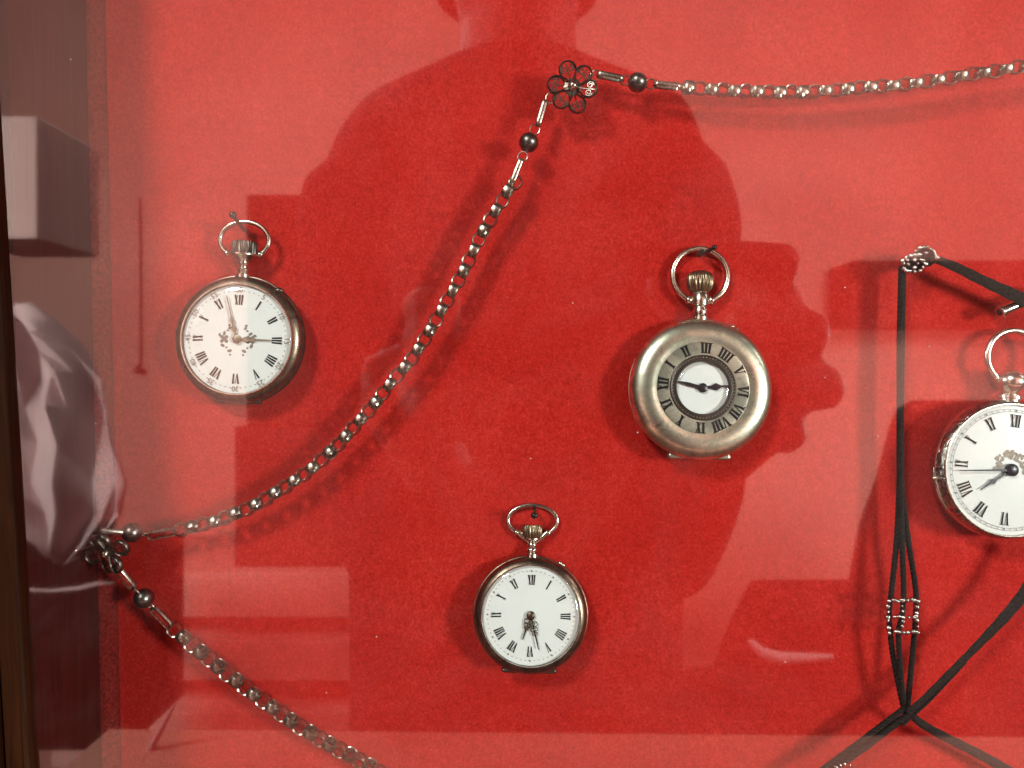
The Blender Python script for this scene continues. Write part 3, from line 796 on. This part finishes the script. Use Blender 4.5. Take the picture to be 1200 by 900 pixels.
gx = [1041, 1047.5, 1053, 1058, 1064, 1070, 1075]; gy = [704, 711, 717, 722.5, 728, 734.5, 741]
for i in range(7):
    for j in range(7):
        if i in (0, 3, 6) or j in (0, 3, 6):
            pts.append((gx[i] + .9 * (j - 3) * .2, gy[j]))
bead_group('slider', pts, .0098)
pts = [(979, 899), (984, 896), (990, 895), (996, 896), (986, 901), (993, 901)]
bead_group('slider', pts, .0125)

# small silver tube under the ribbon
a = P(1171, 366, .007); b = P(1236, 338, .007)
o = empty('watch_key', a); tag(o, 'short silver tube end lying under the dark ribbon above the engraved watch', 'tube')
q = (b - a)
tb = MB(); tb.tube([Vector((0, 0, 0)), q * .03, q * .06, q * .5, q], [.0021, .0023, .00205, .0020, .0020], 24); tb.build('barrel', M['silver'], o)
MB().tube([q * -.012, q * .002], [.0012, .0012], 16).build('bore', M['pin'], o)

# ------------------------------------------------------------------ the room mirrored in the pane
M['wall'] = plain('pale_wall', (0.86, 0.42, 0.35), 0.9, 0, 0.2, 3, 0.05)
M['floor'] = plain('brown_floor', (0.16, 0.09, 0.06), 0.6, 0, 0.3, 5, 0.2)
M['dark_cloth'] = plain('dark_wool', (0.012, 0.011, 0.012), 0.95, 0, 0.1, 60, 0.3)
M['skin'] = plain('skin', (0.10, 0.05, 0.04), 0.6, 0, 0.3)
M['dark_wood'] = plain('dark_wood_room', (0.035, 0.02, 0.015), 0.7, 0, 0.2, 10, 0.3)
M['white_paint'] = plain('white_paint', (0.86, 0.80, 0.80), 0.7, 0, 0.2, 8, 0.03)
M['pink_paint'] = plain('pinkish_paint', (0.43, 0.28, 0.26), 0.8, 0, 0.2, 8, 0.03)
M['counter'] = plain('counter_board', (0.50, 0.22, 0.17), 0.9, 0, 0.1, 8, 0.05)
M['gap'] = plain('red_brown_board', (0.20, 0.06, 0.045), 0.9, 0, 0.1, 8, 0.05)
M['dark_blocker'] = plain('blocker_maroon', (0.014, 0.004, 0.004), 0.9, 0, 0.1)
M['linen'] = plain('white_linen', (0.50, 0.34, 0.34), 0.9, 0, 0.1, 20, 0.04)
M['rose_cloth'] = plain('rose_board', (0.70, 0.36, 0.31), 0.9, 0, 0.1, 8, 0.05)
mb = MB(); mb.box((-2.1, -2.5, -1.35), (2.1, -2.3, 1.5)); tag(mb.build('wall', M['wall'], None, False), kind='structure')
mb = MB(); mb.box((-2.1, -2.3, -1.45), (2.1, 0.5, -1.354)); tag(mb.build('floor', M['floor'], None, False), kind='structure')

# photographer: lofted trunk, neck and head fused with the arms into one skin
def loft(mb, secs, seg=28):
    rings = []
    for (cx, cy, z, rx, ry) in secs:
        rings.append([Vector((cx + rx * math.cos(2 * PI * k / seg), cy + ry * math.sin(2 * PI * k / seg), z)) for k in range(seg)])
    mb.rings(rings, False, True)
def fuse(o, vox, smooth=4):
    r = o.modifiers.new('fuse', 'REMESH'); r.mode = 'VOXEL'; r.voxel_size = vox; r.use_smooth_shade = True
    s = o.modifiers.new('soft', 'SMOOTH'); s.iterations = smooth; s.factor = .5
    return o
Y = -0.60
pb = MB()
loft(pb, [(.006, Y, .25, .10, .07), (.006, Y, .285, .062, .060), (.006, Y + .01, .36, .058, .060), (.005, Y + .03, .39, .064, .085), (.005, Y + .03, .42, .078, .10), (.005, Y + .02, .48, .086, .105), (.005, Y + .015, .54, .084, .105), (.005, Y, .60, .06, .08), (.005, Y, .625, .02, .03)])
pb.tube([R(800, 560, .30), R(880, 480, .30), R(905, 420, .285)], [.026, .030, .030], 14)
# right hand round the end of the phone: palm and four bent fingers and thumb
def finger(pts, r): pb.tube([Vector(p) for p in pts], [r, r * 1.05, r * .98, r * .8], 12); pb.ball(pts[-1], r * .82, 12, 8); pb.ball(pts[1], r * 1.05, 14, 10); pb.ball(pts[2], r, 14, 10)
for (px, py, r) in ((922, 308, .0128), (955, 390, .0138), (972, 455, .0140), (930, 508, .0125)):
    kx = R(px, py, .270)
    finger([(kx.x - .050, -.310, kx.z * .8), (kx.x - .004, -.290, kx.z), (kx.x - .004, -.266 - .006, kx.z), (kx.x - .045, -.268, kx.z + .004)], r)
finger([(.115, -.315, -.02), (.118, -.315, .02), (.105, -.312, .045), (.09, -.306, .06)], .011)
pb.tube([R(893, 306, .285), R(905, 350, .285), R(915, 420, .285), R(905, 490, .285)], [.013, .016, .019, .016], 14)
pb.tube([Vector((.118, -.312, -.035)), Vector((.126, -.308, .01)), Vector((.126, -.305, .045))], [.026, .030, .022], 14)
# left hand under the other end
pb.tube([R(520, 560, .34), R(470, 470, .33), R(470, 430, .31)], [.024, .028, .026], 14)
for i in range(4):
    pb.tube([Vector((-.062, -.305, -.012 + .02 * i)), Vector((-.055, -.284, -.014 + .021 * i)), Vector((-.030, -.281, -.014 + .021 * i))], [.010, .0105, .008], 10)
person = fuse(pb.build('person', M['skin']), .0045, 6)
tag(person, 'dark clothed person holding up a phone, seen only as a dark reflection in the glass', 'person')
jb = MB()
loft(jb, [(0, Y, -.75, .16, .12), (0, Y, -.45, .168, .125), (.004, Y, -.30, .170, .125), (.004, Y, -.10, .172, .125), (.004, Y, .10, .186, .125), (.004, Y, .20, .196, .12), (.006, Y, .245, .190, .11), (.010, Y, .272, .176, .10), (.014, Y, .292, .162, .085), (.008, Y, .310, .11, .075), (.006, Y, .33, .062, .066)])
jb.tube([Vector((.150, Y, .20)), R(784, 270, .58), R(772, 420, .56), R(768, 640, .50)], [.074, .072, .064, .056], 16)
jb.tube([R(768, 640, .50), R(790, 600, .40), R(815, 545, .315)], [.056, .046, .036], 16)
jb.tube([Vector((-.138, Y, .20)), R(432, 270, .60), R(440, 430, .57), R(468, 640, .50)], [.075, .074, .064, .056], 16)
jb.tube([R(468, 640, .50), R(490, 610, .42), R(515, 565, .35)], [.056, .046, .036], 16)
jumper = fuse(jb.build('jumper', M['dark_cloth'], person), .010, 10)
hb = MB(); loft(hb, [(.005, Y - .04, .42, .088, .09), (.005, Y - .03, .50, .098, .10), (.005, Y - .01, .56, .098, .12), (.005, Y, .62, .07, .09), (.005, Y, .645, .02, .03)]); hb.build('hair', M['dark_cloth'], person)
# head sits higher than the loft shows hair: phone in the hands
ph = MB(); ph.box((-.045, -.297, -.036), (.118, -.2885, .038)); phone = bevel(ph.build('mobile_phone', M['pin'], None, False), .004, 4)
tag(phone, 'dark mobile phone held sideways in both hands by the reflected person', 'phone')

def room_box(name, label, cat, m, x0, y0, x1, y1, y, depth, bev=.004):
    a, b = R(x0, y0, y), R(x1, y1, y)
    mb = MB(); mb.box((min(a.x, b.x), -y - depth, min(a.z, b.z)), (max(a.x, b.x), -y, max(a.z, b.z)))
    o = bevel(mb.build(name, m, None, False), bev, 3); tag(o, label, cat); return o
# dark cupboard left of the person, standing on a white shelf unit
cup = empty('cupboard', R(330, 668, 1.5)); tag(cup, 'dark cupboard reflected at the left of the dark person, standing on pale shelves', 'cupboard')
ci = Matrix.Translation(-cup.location)
a, b = R(275, 500, 1.5), R(470, 668, 1.5)
for nm, (x0, y0, x1, y1) in (('body', (275, 500, 470, 668)), ('upper_body', (289, 228, 470, 499)), ):
    a, b = R(x0, y0, 1.5), R(x1, y1, 1.5); mb = MB(); mb.box((a.x, -1.9, b.z), (b.x, -1.5, a.z)); o = bevel(mb.build(nm, M['dark_wood'], cup, False), .004); o.matrix_local = ci
shelf = empty('shelf_unit', R(280, 860, 1.45)); tag(shelf, 'pale low shelf unit with open dark gaps, reflected below the dark cupboard', 'shelf')
si = Matrix.Translation(-shelf.location)
for (y0, y1, m_, nm) in ((671, 724, 'rose_cloth', 'shelf_board'), (752, 798, 'rose_cloth', 'shelf_board'), (834, 900, 'rose_cloth', 'shelf_board')):
    a, b = R(60, y0, 1.45), R(640, y1, 1.45); mb = MB(); mb.box((a.x, -1.85, b.z), (b.x, -1.45, a.z)); o = bevel(mb.build(nm, M[m_], shelf, False), .004); o.matrix_local = si
a, b = R(60, 672, 1.5), R(640, 900, 1.5); mb = MB(); mb.box((a.x, -1.9, b.z), (b.x, -1.851, a.z)); o = mb.build('back_panel', M['gap'], shelf, False); o.matrix_local = si
# white plinth in front of the person
mb = MB(); mb.box((-.325, -.44, -.90), (.60, -.30, -.282), Matrix.Rotation(math.radians(.5), 4, 'Y'))
o = bevel(mb.build('counter', M['counter'], None, False), .003); tag(o, 'pale counter front reflected as a light band along the bottom of the glass', 'counter')
# white box and cloth at the left
room_box('box', 'white box reflected at the upper left of the glass', 'box', M['pink_paint'], -60, 136, 45, 280, .9, .16)
cl = MB(); rows = []; crease = random.Random(11)
outline = [(360, -30, 44), (385, -30, 72), (410, -30, 98), (440, -30, 124), (480, -30, 136), (520, -30, 148), (560, -25, 164), (600, 20, 158), (630, 50, 130), (652, 66, 100)]
for j, (py, xl, xr) in enumerate(outline):
    row = []
    for i in range(13):
        f = i / 12
        p = R(xl + (xr - xl) * f, py + 5 * crease.uniform(-1, 1), .90)
        p.y += .038 * abs(2 * ((f * 2.2 + j * .13) % 1) - 1) + crease.uniform(-.013, .013)
        row.append(p)
    rows.append(row)
vs = [[cl.bm.verts.new(p) for p in r] for r in rows]
for j in range(len(vs) - 1):
    for i in range(12):
        if (i + j) % 2: cl.bm.faces.new((vs[j][i], vs[j][i + 1], vs[j + 1][i + 1])); cl.bm.faces.new((vs[j][i], vs[j + 1][i + 1], vs[j + 1][i]))
        else: cl.bm.faces.new((vs[j][i], vs[j][i + 1], vs[j + 1][i])); cl.bm.faces.new((vs[j][i + 1], vs[j + 1][i + 1], vs[j + 1][i]))
cloth = cl.build('cloth', M['linen'], None, True, 28); so = cloth.modifiers.new('thick', 'SOLIDIFY'); so.thickness = .004
tag(cloth, 'crumpled white cloth hanging in the reflection at the left edge', 'cloth')
room_box('dark_blocker', 'added dark block covering the pale wall below the crumpled white cloth', 'dark_blocker', M['dark_blocker'], -60, 655, 148, 880, .95, .2)  # added dark block, keeps the pale wall out of the mirror image here
# dark armchair at the right
ch = empty('armchair', R(1050, 870, 1.2)); tag(ch, 'dark upholstered armchair reflected behind the engraved silver watch', 'armchair')
chi = Matrix.Translation(-ch.location)
cb = MB(); loft2 = []
for (py, xl, xr) in ((470, 1085, 1210), (480, 1066, 1260), (500, 1056, 1280), (560, 1040, 1290), (620, 1018, 1300), (690, 1004, 1300), (760, 1004, 1300), (870, 1002, 1300)):
    A_, B_ = R(xl, py, 1.3), R(xr, py, 1.3); cx = (A_.x + B_.x) / 2; rx = (B_.x - A_.x) / 2
    loft2.append([Vector((cx + rx * (abs(math.cos(q)) ** .5) * (1 if math.cos(q) > 0 else -1), -1.3 + .1 * (abs(math.sin(q)) ** .5) * (1 if math.sin(q) > 0 else -1), A_.z)) for q in [2 * PI * k_ / 32 for k_ in range(32)]])
cb.rings(loft2, False, True); o = cb.build('back', M['dark_cloth'], ch); o.matrix_local = chi
sb = MB(); secs = []
for (py, xl) in ((690, 896), (700, 888), (745, 866), (797, 846), (801, 790), (870, 780)):
    A_, B_ = R(xl, py, 1.12), R(1300, py, 1.12)
    secs.append([Vector((A_.x, -.96, A_.z)), Vector((B_.x, -.96, A_.z)), Vector((B_.x, -1.19, A_.z)), Vector((A_.x, -1.19, A_.z))])
sb.rings(secs, False, True); o = bevel(sb.build('seat', M['dark_cloth'], ch, False), .008, 3); o.matrix_local = chi
chair_glint = MB().tube([R(878, 750, .95), R(892, 764, .945), R(912, 771, .945), R(940, 771, .945), R(975, 769, .95)], [.004, .008, .010, .008, .004], 10).build('chair_glint', M['linen'], ch); chair_glint.matrix_local = chi  # pale tube shaped as the crescent glint on the chair
glint_tube = MB().tube([R(20, 690, .90), R(60, 692, .89), R(95, 689, .89), R(115, 684, .89), R(134, 683, .90)], [.0015, .002, .0035, .0035, .0015], 10).build('left_glint', M['linen'])  # added pale tube imitating a second crescent glint
tag(glint_tube, 'short pale tube added for a crescent glint below the crumpled cloth', 'left_glint')
hk = MB().tube([R(164, 232, 2.292), R(165, 300, 2.292), R(165, 425, 2.292), R(160, 434, 2.292), R(170, 436, 2.292)], [.002, .003, .003, .012, .012], 8).build('hanging_cord', M['gap'])
tag(hk, 'thin dark cord hanging down the reflected wall left of the flowered watch', 'cord')
light_streak = MB().tube([R(166, 897, .40), R(186, 861, .41), R(205, 826, .42)], [.0030, .0026, .0012], 10).build('light_streak', M['linen'])  # added pale tube in place of a diagonal streak of light
tag(light_streak, 'thin pale tube standing in for a streak of light near the lower left corner', 'light_streak')
room_box('wall_shelf', 'dark shelf board reflected on the pale wall behind the beaded clasp', 'shelf', M['dark_wood'], 1000, 305, 1330, 382, 2.1, .18)

# ------------------------------------------------------------------ light
def lamp(name, loc, target, power, size, col):
    l = bpy.data.lights.new(name, 'AREA'); l.shape = 'DISK'; l.size = size; l.energy = power; l.color = col
    o = bpy.data.objects.new(name, l); COL.objects.link(o); o.location = loc
    o.rotation_euler = (Vector(target) - Vector(loc)).to_track_quat('-Z', 'Y').to_euler()
    return o
WHITE = (.97, 1, .93)
lamp('spot_lamp', (-.57, -1.0, .78), (-.02, 0, -.02), 16.0, .25, WHITE)
lamp('spot_lamp', (1.10, -.95, .06), (.05, 0, -.02), 20.5, .25, WHITE)
lamp('added_fill', (1.15, -.30, .60), (1.05, -2.3, -.3), 64, .5, WHITE)  # added unseen fill, brightens the mirrored wall
lamp('added_fill', (1.62, -1.50, -.42), (.95, -2.3, -.42), 11, .3, WHITE)  # added out of view to brighten the low right part of the wall
lamp('added_fill', (-1.25, -.22, .30), (-.85, -1.3, -.05), 100, .5, WHITE)  # added out of view to brighten the box, cloth and left wall
wd = bpy.data.worlds.new('World'); S.world = wd; wd.use_nodes = True
wd.node_tree.nodes['Background'].inputs['Color'].default_value = (1, .93, .88, 1)
wd.node_tree.nodes['Background'].inputs['Strength'].default_value = 0.02

# ------------------------------------------------------------------ camera
cam = bpy.data.cameras.new('camera'); co = bpy.data.objects.new('camera', cam); COL.objects.link(co)
co.location = (0, -D, 0); co.rotation_euler = (PI / 2, 0, 0)
cam.lens = 26; cam.sensor_width = 36; cam.clip_start = .01; cam.clip_end = 50
S.camera = co
S.view_settings.view_transform = 'Standard'; S.view_settings.look = 'None'
S.view_settings.exposure = 0; S.view_settings.gamma = 1
S.render.engine = 'CYCLES'
S.cycles.use_denoising = True
S.cycles.max_bounces = 10; S.cycles.transparent_max_bounces = 16; S.cycles.glossy_bounces = 6
S.cycles.sample_clamp_indirect = 6
